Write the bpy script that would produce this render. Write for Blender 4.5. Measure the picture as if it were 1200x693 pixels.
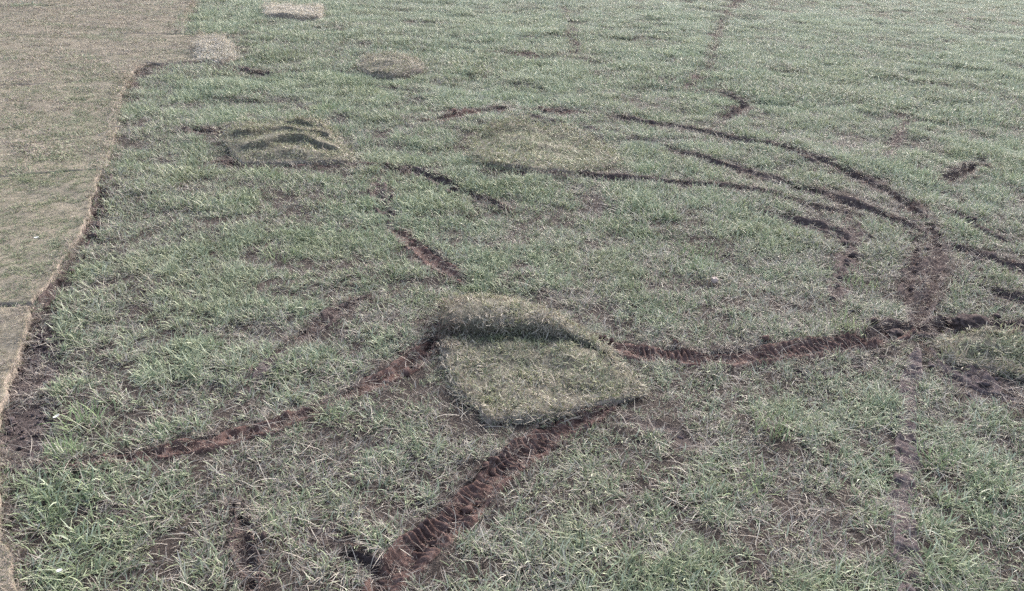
import bpy, math
import numpy as np
from mathutils import Matrix, Euler, Vector

for o in list(bpy.data.objects):
    bpy.data.objects.remove(o)
SC = bpy.context.scene
COL = SC.collection
R = math.radians

# ------------------------------------------------------------------ camera
W0, H0 = 1200.0, 693.0            # photograph's pixels
FPX = 942.0
CAM_H = 1.65
PITCH, ROLL = 26.0, 3.0
cd = bpy.data.cameras.new('camera')
cd.sensor_width = 36.0
cd.lens = 36.0 * FPX / W0
cd.clip_start = 0.05
cd.clip_end = 6000.0
cam = bpy.data.objects.new('camera', cd)
COL.objects.link(cam)
CROT = Matrix.Rotation(R(90.0 - PITCH), 4, 'X') @ Matrix.Rotation(R(ROLL), 4, 'Z')
cam.matrix_world = Matrix.Translation((0, 0, CAM_H)) @ CROT
SC.camera = cam

# ------------------------------------------------------------------ sky and sun (overcast)
SUN_EL, SUN_AZ = 32.0, 25.0       # azimuth measured from the view direction (+Y) towards the right
w = bpy.data.worlds.new('World')
SC.world = w
w.use_nodes = True
nt = w.node_tree
nt.nodes.clear()
sky = nt.nodes.new('ShaderNodeTexSky')
sky.sky_type = 'NISHITA'
sky.sun_disc = False
sky.sun_elevation = R(SUN_EL)
sky.sun_rotation = R(SUN_AZ)
sky.air_density = 1.0
sky.dust_density = 4.0
hs = nt.nodes.new('ShaderNodeHueSaturation')
hs.inputs['Saturation'].default_value = 0.78
bg = nt.nodes.new('ShaderNodeBackground')
bg.inputs['Strength'].default_value = 0.15
wo = nt.nodes.new('ShaderNodeOutputWorld')
nt.links.new(sky.outputs['Color'], hs.inputs['Color'])
nt.links.new(hs.outputs['Color'], bg.inputs['Color'])
nt.links.new(bg.outputs['Background'], wo.inputs['Surface'])
sd = bpy.data.lights.new('sun', 'SUN')
sd.energy = 1.2
sd.angle = R(28.0)
sd.color = (1.0, 0.98, 0.955)
sun = bpy.data.objects.new('sun', sd)
COL.objects.link(sun)
_d = Vector((math.sin(R(SUN_AZ)) * math.cos(R(SUN_EL)), math.cos(R(SUN_AZ)) * math.cos(R(SUN_EL)), math.sin(R(SUN_EL))))
sun.rotation_euler = _d.to_track_quat('Z', 'Y').to_euler()
sun.location = (0, 0, 8)

SC.view_settings.view_transform = 'Standard'
SC.view_settings.look = 'None'
SC.view_settings.exposure = 2.02
SC.view_settings.gamma = 1.0
SC.render.filter_size = 2.5
SC.cycles.max_bounces = 5
SC.cycles.diffuse_bounces = 4
SC.cycles.glossy_bounces = 2
SC.cycles.transmission_bounces = 2
SC.cycles.use_denoising = False
SC.cycles.denoiser = 'OPENIMAGEDENOISE'
SC.cycles.denoising_input_passes = 'RGB_ALBEDO_NORMAL'
SC.cycles.use_adaptive_sampling = False

# ------------------------------------------------------------------ helpers
rng = np.random.default_rng(11)

def px(pts):
    """photograph pixels -> points on the plane z = 0"""
    p = np.asarray(pts, float).reshape(-1, 2)
    v = np.stack([(p[:, 0] - W0 / 2) / FPX, -(p[:, 1] - H0 / 2) / FPX, -np.ones(len(p))], 1)
    M = np.array(CROT.to_3x3())
    d = v @ M.T
    t = -CAM_H / np.minimum(d[:, 2], -1e-3)
    return d[:, :2] * t[:, None]

def _hash(ix, iy, s):
    h = (ix.astype(np.int64) * 374761393 + iy.astype(np.int64) * 668265263 + s * 1274126177) & 0x7fffffff
    h = ((h ^ (h >> 13)) * 1274126177) & 0x7fffffff
    h = (h ^ (h >> 16)) & 0xffff
    return h / 65535.0

def vnoise(x, y, s=0):
    x0, y0 = np.floor(x), np.floor(y)
    fx, fy = x - x0, y - y0
    fx = fx * fx * (3 - 2 * fx)
    fy = fy * fy * (3 - 2 * fy)
    a, b = _hash(x0, y0, s), _hash(x0 + 1, y0, s)
    c, d = _hash(x0, y0 + 1, s), _hash(x0 + 1, y0 + 1, s)
    return (a + (b - a) * fx) * (1 - fy) + (c + (d - c) * fx) * fy

def fbm(x, y, s=0, o=3):
    """-1 .. 1"""
    r, a, t = 0.0, 1.0, 0.0
    for i in range(o):
        r = r + a * (vnoise(x * 2 ** i + 13.7 * i, y * 2 ** i - 7.3 * i, s + i * 17) * 2 - 1)
        t += a
        a *= 0.5
    return r / t

def smooth(a, b, x):
    t = np.clip((x - a) / (b - a), 0, 1)
    return t * t * (3 - 2 * t)

def resample(P, n=None, step=None):
    P = np.asarray(P, float)
    # Catmull-Rom through the points first
    if len(P) > 2:
        Q = np.vstack([2 * P[0] - P[1], P, 2 * P[-1] - P[-2]])
        out = []
        for i in range(1, len(Q) - 2):
            t = np.linspace(0, 1, 12, endpoint=False)[:, None]
            a, b, c, d = Q[i - 1], Q[i], Q[i + 1], Q[i + 2]
            out.append(0.5 * (2 * b + (c - a) * t + (2 * a - 5 * b + 4 * c - d) * t ** 2 + (3 * b - a - 3 * c + d) * t ** 3))
        P = np.vstack(out + [P[-1:]])
    L = np.r_[0, np.cumsum(np.linalg.norm(np.diff(P, axis=0), axis=1))]
    if n is None:
        n = max(3, int(L[-1] / step) + 1)
    s = np.linspace(0, L[-1], n)
    return np.stack([np.interp(s, L, P[:, k]) for k in range(P.shape[1])], 1), s

def inside(x, y, poly):
    r = np.zeros(x.shape, bool)
    lo, hi = poly.min(0), poly.max(0)
    m = (x > lo[0]) & (x < hi[0]) & (y > lo[1]) & (y < hi[1])
    if not m.any():
        return r
    xs, ys = x[m], y[m]
    c = np.zeros(xs.shape, bool)
    n = len(poly)
    for i in range(n):
        x1, y1 = poly[i]
        x2, y2 = poly[(i + 1) % n]
        if y1 == y2:
            continue
        k = ((y1 > ys) != (y2 > ys)) & (xs < (x2 - x1) * (ys - y1) / (y2 - y1) + x1)
        c ^= k
    r[m] = c
    return r

def mesh_obj(name, V, F, mats, parent=None, mi=None, shade=True):
    me = bpy.data.meshes.new(name)
    V = np.asarray(V, np.float32)
    F = np.asarray(F, np.int32)
    me.vertices.add(len(V))
    me.vertices.foreach_set('co', V.ravel())
    k = F.shape[1]
    me.loops.add(F.size)
    me.loops.foreach_set('vertex_index', F.ravel())
    me.polygons.add(len(F))
    me.polygons.foreach_set('loop_start', np.arange(0, F.size, k, dtype=np.int32))
    if not isinstance(mats, (list, tuple)):
        mats = [mats]
    for m in mats:
        me.materials.append(m)
    if mi is not None:
        me.polygons.foreach_set('material_index', np.asarray(mi, np.int32))
    if shade:
        me.polygons.foreach_set('use_smooth', np.ones(len(F), bool))
    me.update(calc_edges=True)
    ob = bpy.data.objects.new(name, me)
    COL.objects.link(ob)
    if parent is not None:
        ob.parent = parent
    return ob

def tag(o, label=None, cat=None, group=None, kind=None):
    if label: o['label'] = label
    if cat: o['category'] = cat
    if group: o['group'] = group
    if kind: o['kind'] = kind
    return o

def attr(me, name, arr, typ='FLOAT'):
    a = me.attributes.new(name, typ, 'POINT')
    if typ == 'FLOAT':
        a.data.foreach_set('value', np.asarray(arr, np.float32))
    elif typ == 'INT':
        a.data.foreach_set('value', np.asarray(arr, np.int32))
    elif typ == 'FLOAT_VECTOR':
        a.data.foreach_set('vector', np.asarray(arr, np.float32).ravel())
    elif typ == 'FLOAT_COLOR':
        a.data.foreach_set('color', np.asarray(arr, np.float32).ravel())

def grid_faces(nr, nc):
    i, j = np.meshgrid(np.arange(nr - 1), np.arange(nc - 1), indexing='ij')
    a = (i * nc + j).ravel()
    return np.stack([a, a + 1, a + nc + 1, a + nc], 1)

# ------------------------------------------------------------------ materials
class NT:
    def __init__(self, name):
        self.m = bpy.data.materials.new(name)
        self.m.use_nodes = True
        self.t = self.m.node_tree
        self.t.nodes.clear()
    def n(self, typ, **kw):
        nd = self.t.nodes.new(typ)
        for k, v in kw.items():
            setattr(nd, k, v)
        return nd
    def l(self, a, b):
        self.t.links.new(a, b)
    def noise(self, scale, detail=4, rough=0.6, vec=None):
        nd = self.n('ShaderNodeTexNoise')
        nd.inputs['Scale'].default_value = scale
        nd.inputs['Detail'].default_value = detail
        nd.inputs['Roughness'].default_value = rough
        if vec is not None:
            self.l(vec, nd.inputs['Vector'])
        return nd.outputs['Fac']
    def ramp(self, fac, stops):
        nd = self.n('ShaderNodeValToRGB')
        e = nd.color_ramp.elements
        e[0].position, e[0].color = stops[0][0], (*stops[0][1], 1)
        e[1].position, e[1].color = stops[-1][0], (*stops[-1][1], 1)
        for p, c in stops[1:-1]:
            q = e.new(p)
            q.color = (*c, 1)
        self.l(fac, nd.inputs['Fac'])
        return nd.outputs['Color']
    def mix(self, fac, a, b, blend='MIX'):
        nd = self.n('ShaderNodeMix', data_type='RGBA', blend_type=blend)
        for sock, v in ((nd.inputs[0], fac), (nd.inputs[6], a), (nd.inputs[7], b)):
            if isinstance(v, (int, float)):
                sock.default_value = v
            elif isinstance(v, tuple):
                sock.default_value = (*v, 1)
            else:
                self.l(v, sock)
        return nd.outputs[2]
    def math(self, op, a, b=0.0, clamp=False):
        nd = self.n('ShaderNodeMath', operation=op, use_clamp=clamp)
        for sock, v in ((nd.inputs[0], a), (nd.inputs[1], b)):
            if isinstance(v, (int, float)):
                sock.default_value = v
            else:
                self.l(v, sock)
        return nd.outputs[0]
    def pos(self):
        return self.n('ShaderNodeNewGeometry').outputs['Position']
    def att(self, name, typ='GEOMETRY'):
        return self.n('ShaderNodeAttribute', attribute_name=name, attribute_type=typ)
    def bump(self, h, strength, dist):
        nd = self.n('ShaderNodeBump')
        nd.inputs['Strength'].default_value = strength
        nd.inputs['Distance'].default_value = dist
        self.l(h, nd.inputs['Height'])
        return nd.outputs['Normal']
    def out(self, col, rough=0.8, spec=0.3, normal=None, translucent=0.0):
        b = self.n('ShaderNodeBsdfPrincipled')
        self.l(col, b.inputs['Base Color'])
        b.inputs['Roughness'].default_value = rough
        b.inputs['Specular IOR Level'].default_value = spec
        if normal is not None:
            self.l(normal, b.inputs['Normal'])
        s = b.outputs[0]
        if translucent:
            tr = self.n('ShaderNodeBsdfTranslucent')
            self.l(col, tr.inputs['Color'])
            mx = self.n('ShaderNodeMixShader')
            mx.inputs[0].default_value = translucent
            self.l(s, mx.inputs[1])
            self.l(tr.outputs[0], mx.inputs[2])
            s = mx.outputs[0]
        o = self.n('ShaderNodeOutputMaterial')
        self.l(s, o.inputs['Surface'])
        return self.m

def mat_ground():
    t = NT('soil_and_thatch')
    p = t.pos()
    thatch = t.ramp(t.noise(55, 6, 0.75, p), [(0.3, (0.035, 0.028, 0.026)), (0.48, (0.058, 0.048, 0.045)), (0.62, (0.115, 0.10, 0.088)), (0.8, (0.20, 0.18, 0.155))])
    g = t.mix(t.ramp(t.noise(2.1, 5, 0.65, p), [(0.35, (0, 0, 0)), (0.65, (1, 1, 1))]), thatch,
              t.ramp(t.noise(45, 6, 0.75, p), [(0.3, (0.02, 0.016, 0.016)), (0.55, (0.07, 0.057, 0.052)), (0.75, (0.15, 0.13, 0.11))]))
    far = t.att('far').outputs['Fac']
    g = t.mix(far, g, t.ramp(t.noise(6, 6, 0.7, p), [(0.25, (0.12, 0.14, 0.085)), (0.75, (0.24, 0.28, 0.17))]))
    soil = t.ramp(t.noise(38, 8, 0.75, p), [(0.3, (0.022, 0.016, 0.016)), (0.5, (0.088, 0.071, 0.070)), (0.7, (0.20, 0.17, 0.162))])
    c = t.mix(t.att('bare').outputs['Fac'], g, soil)
    grit = t.ramp(t.noise(210, 3, 0.6, p), [(0.36, (0.28, 0.28, 0.28)), (0.5, (1, 1, 1)), (0.68, (1.7, 1.65, 1.55))])
    c = t.mix(1.0, c, grit, 'MULTIPLY')
    return t.out(c, 0.95, 0.08, t.bump(t.noise(90, 8, 0.8, p), 1.0, 0.025))

def mat_mud(name, dark, mid, light):
    t = NT(name)
    p = t.pos()
    c = t.ramp(t.noise(42, 8, 0.75, p), [(0.28, dark), (0.5, mid), (0.72, light)])
    st = t.ramp(t.noise(160, 4, 0.7, p), [(0.62, (0, 0, 0)), (0.72, (1, 1, 1))])
    c = t.mix(t.math('MULTIPLY', st, 0.3), c, (0.17, 0.135, 0.115))
    return t.out(c, 0.95, 0.08, t.bump(t.noise(120, 8, 0.75, p), 0.9, 0.012))

def mat_sod():
    t = NT('turf_thatch')
    p = t.pos()
    c = t.ramp(t.noise(60, 6, 0.75, p), [(0.3, (0.035, 0.03, 0.025)), (0.5, (0.09, 0.082, 0.062)), (0.72, (0.19, 0.175, 0.13))])
    return t.out(c, 0.9, 0.2, t.bump(t.noise(110, 8, 0.7, p), 0.8, 0.01))

def mat_cut():
    t = NT('cut_turf_edge')
    p = t.pos()
    c = t.ramp(t.noise(70, 6, 0.75, p), [(0.32, (0.08, 0.064, 0.055)), (0.52, (0.18, 0.15, 0.125)), (0.72, (0.29, 0.25, 0.21))])
    return t.out(c, 0.9, 0.2, t.bump(t.noise(130, 8, 0.7, p), 0.8, 0.01))

def mat_grass(name, greens, straws, bias=0.0, sheen=0.6, sheen_amt=0.75):
    t = NT(name)
    p = t.pos()
    b = t.att('bl').outputs['Color']
    sp = t.n('ShaderNodeSeparateColor')
    t.l(b, sp.inputs[0])
    rnd, dead, along = sp.outputs[0], sp.outputs[1], sp.outputs[2]
    tint = t.att('tint', 'INSTANCER').outputs['Fac']
    g = t.ramp(rnd, greens)
    ol = t.ramp(t.noise(0.75, 5, 0.65, p), [(0.42, (0, 0, 0)), (0.62, (1, 1, 1))])
    g = t.mix(t.math('MULTIPLY', ol, 0.55), g, t.ramp(rnd, [(0.0, (0.115, 0.125, 0.065)), (1.0, (0.30, 0.31, 0.20))]))
    s = t.ramp(rnd, straws)
    # dead + (0.5 - tint) decides the share of straw blades
    k = t.math('ADD', t.math('SUBTRACT', dead, tint), bias)
    k = t.ramp(k, [(0.0, (0, 0, 0)), (0.28, (1, 1, 1))])
    c = t.mix(k, g, s)
    lo = t.mix(0.55, c, (0.11, 0.10, 0.08))     # stems are browner at the base than at the tip
    c = t.mix(t.ramp(along, [(0.0, (0, 0, 0)), (0.55, (1, 1, 1))]), lo, c)
    dew_sheen = t.ramp(t.noise(0.9, 4, 0.6, p), [(0.40, (0, 0, 0)), (0.66, (1, 1, 1))])
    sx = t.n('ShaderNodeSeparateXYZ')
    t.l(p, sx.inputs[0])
    sheen_grad = t.math('MULTIPLY_ADD', t.math('ADD', sx.outputs[1], t.math('MULTIPLY', sx.outputs[0], 0.35)), 0.055, True)  # paler towards the far right: grazing sky sheen painted into the blades
    sheen_grad.node.inputs[2].default_value = -0.22
    dew_sheen = t.math('ADD', t.math('MULTIPLY', dew_sheen, 0.2), t.math('MULTIPLY', sheen_grad, sheen_amt), True)
    dew_sheen = t.math('MULTIPLY', dew_sheen, t.ramp(tint, [(0.0, (0, 0, 0)), (0.5, (1, 1, 1))]))
    dew_sheen = t.math('MULTIPLY', dew_sheen, t.ramp(along, [(0.25, (0, 0, 0)), (0.8, (1, 1, 1))]))
    c = t.mix(dew_sheen, c, (0.43, 0.46, 0.385))  # tips tinted pale for dew patches and the painted sheen
    mud = t.ramp(t.math('MULTIPLY', tint, -1.0), [(0.05, (0, 0, 0)), (0.75, (1, 1, 1))])
    c = t.mix(t.math('MULTIPLY', mud, 0.85), c, t.ramp(rnd, [(0.0, (0.05, 0.03, 0.028)), (1.0, (0.19, 0.125, 0.105))]))
    return t.out(c, sheen, 0.22, None, 0.22)

M_GROUND = mat_ground()
M_RED = mat_mud('red_brown_mud', (0.026, 0.016, 0.0155), (0.090, 0.057, 0.050), (0.18, 0.128, 0.113))
M_DARK = mat_mud('dark_mud', (0.020, 0.014, 0.014), (0.062, 0.047, 0.045), (0.13, 0.104, 0.098))
M_GREY = mat_mud('grey_dry_soil', (0.026, 0.019, 0.021), (0.075, 0.060, 0.062), (0.16, 0.135, 0.132))
M_SOD = mat_sod()
def mat_strip_sod():
    t = NT('laid_turf_thatch')
    p = t.pos()
    c = t.ramp(t.noise(45, 6, 0.7, p), [(0.3, (0.075, 0.066, 0.049)), (0.5, (0.135, 0.119, 0.092)), (0.72, (0.20, 0.175, 0.14))])
    return t.out(c, 0.95, 0.1, t.bump(t.noise(110, 8, 0.7, p), 0.8, 0.01))
M_STRIP_SOD = mat_strip_sod()
M_CUT = mat_cut()
GREENS = [(0.0, (0.078, 0.115, 0.056)), (0.4, (0.150, 0.193, 0.105)), (0.75, (0.225, 0.268, 0.165)), (1.0, (0.32, 0.355, 0.262))]
STRAWS = [(0.0, (0.10, 0.08, 0.074)), (0.4, (0.20, 0.172, 0.152)), (1.0, (0.38, 0.35, 0.305))]
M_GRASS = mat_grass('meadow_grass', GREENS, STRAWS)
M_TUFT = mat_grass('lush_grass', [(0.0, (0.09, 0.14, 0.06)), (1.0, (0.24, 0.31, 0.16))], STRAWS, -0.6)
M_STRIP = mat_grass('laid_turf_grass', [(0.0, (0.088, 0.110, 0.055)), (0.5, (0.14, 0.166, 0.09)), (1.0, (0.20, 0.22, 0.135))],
                    [(0.0, (0.20, 0.160, 0.134)), (0.5, (0.265, 0.22, 0.186)), (1.0, (0.33, 0.283, 0.24))], sheen_amt=0.15)
M_DRY = mat_grass('dry_turf_grass', [(0.0, (0.3, 0.27, 0.2)), (1.0, (0.45, 0.41, 0.32))], [(0.0, (0.38, 0.335, 0.28)), (1.0, (0.56, 0.51, 0.44))], sheen_amt=0.1)
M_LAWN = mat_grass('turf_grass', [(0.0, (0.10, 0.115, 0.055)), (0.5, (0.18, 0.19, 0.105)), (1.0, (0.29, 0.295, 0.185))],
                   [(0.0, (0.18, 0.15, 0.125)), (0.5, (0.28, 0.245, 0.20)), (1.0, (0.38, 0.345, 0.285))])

# ------------------------------------------------------------------ tyre ruts: polylines in photograph pixels
# (points, half width m, depth m, bareness 0..1, material, lug pitch m or 0, label)
RUTS = [
 dict(p=[(405, 740), (452, 684), (482, 652), (515, 620), (550, 585), (592, 545), (640, 511), (690, 486), (722, 474)], hw=0.052, d=0.028, bare=0.88, m=M_RED, lug=0.023,
      lb='wide red-brown tyre rut with tread ridges in the foreground below the buckled turf piece'),
 dict(p=[(48, 556), (85, 551), (130, 543), (200, 531), (262, 515), (330, 495), (395, 470)], hw=0.036, d=0.024, bare=1.0, m=M_RED, lug=0,
      lb='narrow muddy tyre rut curving from the bare soil strip at lower left'),
 dict(p=[(385, 475), (425, 455), (462, 436), (492, 414), (508, 398)], hw=0.05, d=0.032, bare=0.9, m=M_RED, lug=0,
      lb='deep churned red mud gouge just left of the buckled turf piece'),
 dict(p=[(342, 403), (365, 386), (388, 372), (412, 358), (440, 344)], hw=0.04, d=0.03, bare=1.0, m=M_DARK, lug=0,
      lb='short dark tyre rut in open grass left of the buckled turf piece'),
 dict(p=[(342, 405), (318, 425), (300, 446), (276, 468)], hw=.03, d=.018, bare=0.35, m=M_GREY, lug=0,
      lb='faint grey continuation of the short rut in the left grass'),
 dict(p=[(276, 592), (288, 618), (287, 645), (292, 670), (298, 720)], hw=0.036, d=0.035, bare=1.0, m=M_DARK, lug=0,
      lb='short dark gouge running off the bottom edge in the left foreground'),
 dict(p=[(690, 392), (722, 402), (765, 410), (815, 414), (870, 414), (930, 409), (985, 402), (1040, 391), (1085, 382)], hw=0.06, d=0.024, bare=0.72, m=M_RED, lug=0.028,
      lb='red-brown tyre rut with tread ridges running right from the buckled turf piece'),
 dict(p=[(1010, 392), (1050, 382), (1085, 386), (1120, 378), (1165, 381), (1215, 386), (1290, 392)], hw=0.06, d=0.04, bare=0.9, m=M_DARK, lug=0,
      lb='dark muddy rut at the right edge behind the green turf flap'),
 dict(p=[(700, 134), (760, 143), (830, 156), (900, 172), (960, 192), (1012, 214), (1055, 238), (1080, 262)], hw=0.072, d=0.055, bare=1.0, m=M_DARK, lug=0,
      lb='outermost long curved tyre rut arcing across the upper right'),
 dict(p=[(1080, 258), (1095, 285), (1097, 310), (1090, 340), (1080, 362), (1072, 385)], hw=0.05, d=0.035, bare=0.92, m=M_DARK, lug=0,
      lb='tyre rut turning down towards the camera at the right end of the arcs'),
 dict(p=[(1093, 284), (1130, 297), (1165, 310), (1215, 325), (1290, 350)], hw=0.06, d=0.045, bare=0.85, m=M_DARK, lug=0,
      lb='tyre rut heading to the right edge from the junction of the arcs'),
 dict(p=[(775, 176), (830, 190), (880, 202), (930, 219), (985, 238), (1035, 257), (1080, 278)], hw=0.065, d=0.045, bare=0.9, m=M_DARK, lug=0,
      lb='middle curved tyre rut just inside the outermost arc'),
 dict(p=[(640, 206), (720, 210), (800, 217), (862, 223), (910, 232), (955, 246), (995, 253)], hw=0.065, d=0.045, bare=0.93, m=M_DARK, lug=0,
      lb='innermost curved tyre rut from the flat turf mat to a dark end'),
 dict(p=[(995, 253), (1000, 280), (992, 305), (985, 335), (975, 352)], hw=.06, d=0.012, bare=0.45, m=M_DARK, lug=0,
      lb='faint trampled track dropping from the end of the innermost arc'),
 dict(p=[(505, 146), (535, 138), (570, 131), (605, 127)], hw=0.075, d=0.06, bare=0.95, m=M_RED, lug=0,
      lb='short reddish scrape at the upper middle beyond the flat turf mat'),
 dict(p=[(605, 129), (650, 131), (700, 134)], hw=0.06, d=0.05, bare=1.0, m=M_RED, lug=0,
      lb='thin broken scrape joining the reddish scrape to the outermost arc'),
 dict(p=[(215, 148), (243, 155), (268, 150), (282, 146)], hw=0.065, d=0.055, bare=0.95, m=M_DARK, lug=0,
      lb='dark muddy scrape left of the rumpled ridged turf piece'),
 dict(p=[(250, 190), (300, 194), (350, 194), (405, 194), (452, 198), (490, 205)], hw=0.055, d=0.05, bare=0.9, m=M_RED, lug=0,
      lb='muddy line along the near edge of the rumpled ridged turf piece'),
 dict(p=[(470, 195), (505, 208), (535, 222), (565, 235), (596, 250)], hw=0.06, d=0.045, bare=0.85, m=M_DARK, lug=0,
      lb='dark diagonal scrape in the grass left of the flat turf mat'),
 dict(p=[(455, 262), (478, 282), (505, 303), (528, 320), (548, 333)], hw=0.05, d=0.025, bare=0.78, m=M_RED, lug=0,
      lb='reddish rut in the grass beyond the buckled turf piece'),
 dict(p=[(450, 195), (442, 222), (452, 248), (462, 265)], hw=.05, d=.02, bare=0.28, m=M_DARK, lug=0,
      lb='faint trampled track in the middle left grass above the reddish rut'),
 dict(p=[(805, 106), (838, 108), (862, 117), (872, 126), (858, 134), (838, 139)], hw=0.07, d=0.05, bare=0.9, m=M_DARK, lug=0,
      lb='small hook shaped rut beyond the outermost arc'),
 dict(p=[(866, -2), (850, 22), (838, 45), (833, 70), (820, 90), (806, 106)], hw=0.06, d=0.04, bare=1.0, m=M_DARK, lug=0,
      lb='faint wheel track running away to the top right of centre'),
 dict(p=[(652, -4), (663, 20), (670, 42), (672, 66)], hw=0.055, d=0.03, bare=0.9, m=M_DARK, lug=0,
      lb='faint wheel track running away to the top middle'),
 dict(p=[(1098, 219), (1118, 210), (1133, 203), (1152, 194)], hw=0.075, d=0.07, bare=1.0, m=M_DARK, lug=0,
      lb='short isolated dark gouge near the right edge beyond the arcs'),
 dict(p=[(1068, 142), (1052, 158), (1045, 178), (1036, 194)], hw=.06, d=.02, bare=0.6, m=M_DARK, lug=0,
      lb='faint trampled mark in the upper right grass beyond the arcs'),
 dict(p=[(1078, 405), (1068, 440), (1064, 490), (1062, 540), (1056, 590), (1060, 640), (1066, 700), (1075, 760)], hw=0.036, d=0.008, bare=0.15, m=M_GREY, lug=0,
      lb='faint grey wheel track running down the right foreground'),
 dict(p=[(1092, 402), (1125, 428), (1158, 450), (1192, 470)], hw=.08, d=0.012, bare=0.6, m=M_GREY, lug=0,
      lb='bare grey-purple scuffed soil below the green turf flap at right'),
 dict(p=[(404, 648), (424, 658), (444, 674), (440, 694)], hw=.05, d=.03, bare=0.5, m=M_DARK, lug=0,
      lb='dark bare patch left of the foreground rut at the bottom'),
 dict(p=[(560, 62), (595, 64), (630, 66)], hw=0.08, d=0.06, bare=0.85, m=M_RED, lug=0,
      lb='short thin scrape in the far grass at upper middle'),
 dict(p=[(165, 82), (200, 74), (240, 73), (285, 84), (330, 88)], hw=0.08, d=0.05, bare=0.8, m=M_DARK, lug=0,
      lb='dark broken scrape beside the notch of the new turf at upper left'),
 dict(p=[(425, 98), (460, 104), (500, 112), (540, 116)], hw=.05, d=.03, bare=.5, m=M_DARK, lug=0,
      lb='thin dark scrape below the small pinkish turf piece at upper middle'),
 dict(p=[(560, 203), (600, 206), (645, 207)], hw=0.055, d=0.035, bare=0.8, m=M_DARK, lug=0,
      lb='short muddy line along the near edge of the flat turf mat'),
 dict(p=[(700, 150), (755, 163), (800, 180), (845, 198)], hw=0.055, d=0.03, bare=0.62, m=M_DARK, lug=0,
      lb='broken scuff line between the outermost and innermost arcs'),
 dict(p=[(880, 247), (930, 258), (975, 272), (1005, 290)], hw=0.05, d=0.025, bare=0.35, m=M_DARK, lug=0,
      lb='faint scuff curving below the dark end of the innermost arc'),
 dict(p=[(1090, 238), (1125, 262), (1165, 280), (1200, 290)], hw=0.05, d=0.025, bare=0.55, m=M_DARK, lug=0,
      lb='thin scuff outside the junction of the arcs at right'),
 dict(p=[(1120, 328), (1160, 342), (1205, 352), (1260, 362)], hw=0.05, d=0.025, bare=0.55, m=M_DARK, lug=0,
      lb='thin scuff near the right edge above the green turf flap'),
 dict(p=[(600, 130), (640, 143), (690, 150), (740, 152)], hw=0.05, d=0.03, bare=0.8, m=M_DARK, lug=0,
      lb='thin broken scuff just beyond the flat turf mat'),
 dict(p=[(930, 430), (960, 436), (1000, 428), (1040, 412)], hw=0.045, d=0.02, bare=0.5, m=M_DARK, lug=0,
      lb='faint muddy scuff below the right end of the red-brown rut'),
 dict(p=[(1062, 272), (1070, 298), (1068, 330), (1060, 362)], hw=.045, d=.03, bare=.72, m=M_DARK, lug=0,
      lb='second thinner track turning down beside the one at the right end of the arcs'),
 dict(p=[(40, 376), (54, 354), (74, 326), (95, 290), (110, 256), (121, 222), (128, 196)], hw=.028, d=.045, bare=.82, m=M_DARK, lug=0, name='soil_gap', cat='soil gap',
      lb='dark gap of soil along the cut edge of the wide green turf slab'),
 dict(p=[(150, 106), (153, 96), (160, 86), (168, 81)], hw=.06, d=.06, bare=1.0, m=M_DARK, lug=0, name='soil_gap', cat='soil gap',
      lb='dark hole of soil in the notch of the new turf at upper left'),
]
for r in RUTS:
    r['w'], r['s'] = resample(px(r['p']), step=0.06)
    r['lo'] = r['w'].min(0) - 4 * r['hw']
    r['hi'] = r['w'].max(0) + 4 * r['hw']

def rut_dist(r, x, y):
    """normalised lateral distance d / half width (big where far)"""
    d = np.full(x.shape, 99.0)
    m = (x > r['lo'][0]) & (x < r['hi'][0]) & (y > r['lo'][1]) & (y < r['hi'][1])
    if not m.any():
        return d
    X = np.stack([x[m], y[m]], 1)
    A, B = r['w'][:-1], r['w'][1:]
    best = np.full(len(X), 1e9)
    tb = np.zeros(len(X))
    n = len(A)
    for i in range(n):
        ab = B[i] - A[i]
        t = np.clip(((X - A[i]) @ ab) / (ab @ ab), 0, 1)
        q = A[i] + t[:, None] * ab
        dd = ((X - q) ** 2).sum(1)
        k = dd < best
        best[k] = dd[k]
        tb[k] = (i + t[k]) / n
    end = np.minimum(tb, 1 - tb) * r['s'][-1]
    hw = r['hw'] * (0.35 + 0.65 * smooth(0, 0.22, end)) * (1.0 + 0.35 * fbm(X[:, 0] * 9, X[:, 1] * 9, 5, 3))
    d[m] = np.sqrt(best) / hw
    return d

# bare soil areas: polygon in pixels, strength
BARE = [
 ([(36, 368), (70, 368), (68, 410), (64, 450), (62, 500), (60, 560), (20, 566), (-8, 560), (-4, 500), (8, 445), (22, 405)], .95),
 ([(-6, 590), (6, 600), (22, 640), (45, 700), (25, 720), (-10, 640)], .5),
 ([(735, 476), (775, 492), (840, 518), (835, 530), (780, 516), (725, 490)], .7),
 ([(905, 592), (950, 605), (990, 645), (965, 660), (930, 625)], .6),
 ([(340, 610), (400, 618), (415, 640), (370, 648)], .55),
 ([(1100, 418), (1150, 420), (1195, 450), (1205, 475), (1150, 470), (1110, 445)], .7),
]
BARE = [(px(a), s) for a, s in BARE]

def bare_mask(x, y):
    m = np.zeros(x.shape)
    wx, wy = x + 0.035 * fbm(x * 12, y * 12, 81), y + 0.035 * fbm(x * 12 + 9, y * 12, 82)
    for poly, s in BARE:
        m = np.maximum(m, inside(wx, wy, poly) * s)
    # small random scuffs where soil shows through
    n = fbm(x * 2.3, y * 2.3, 91, 4)
    m = np.maximum(m, smooth(0.40, 0.66, n) * 0.55)
    return m

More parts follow.
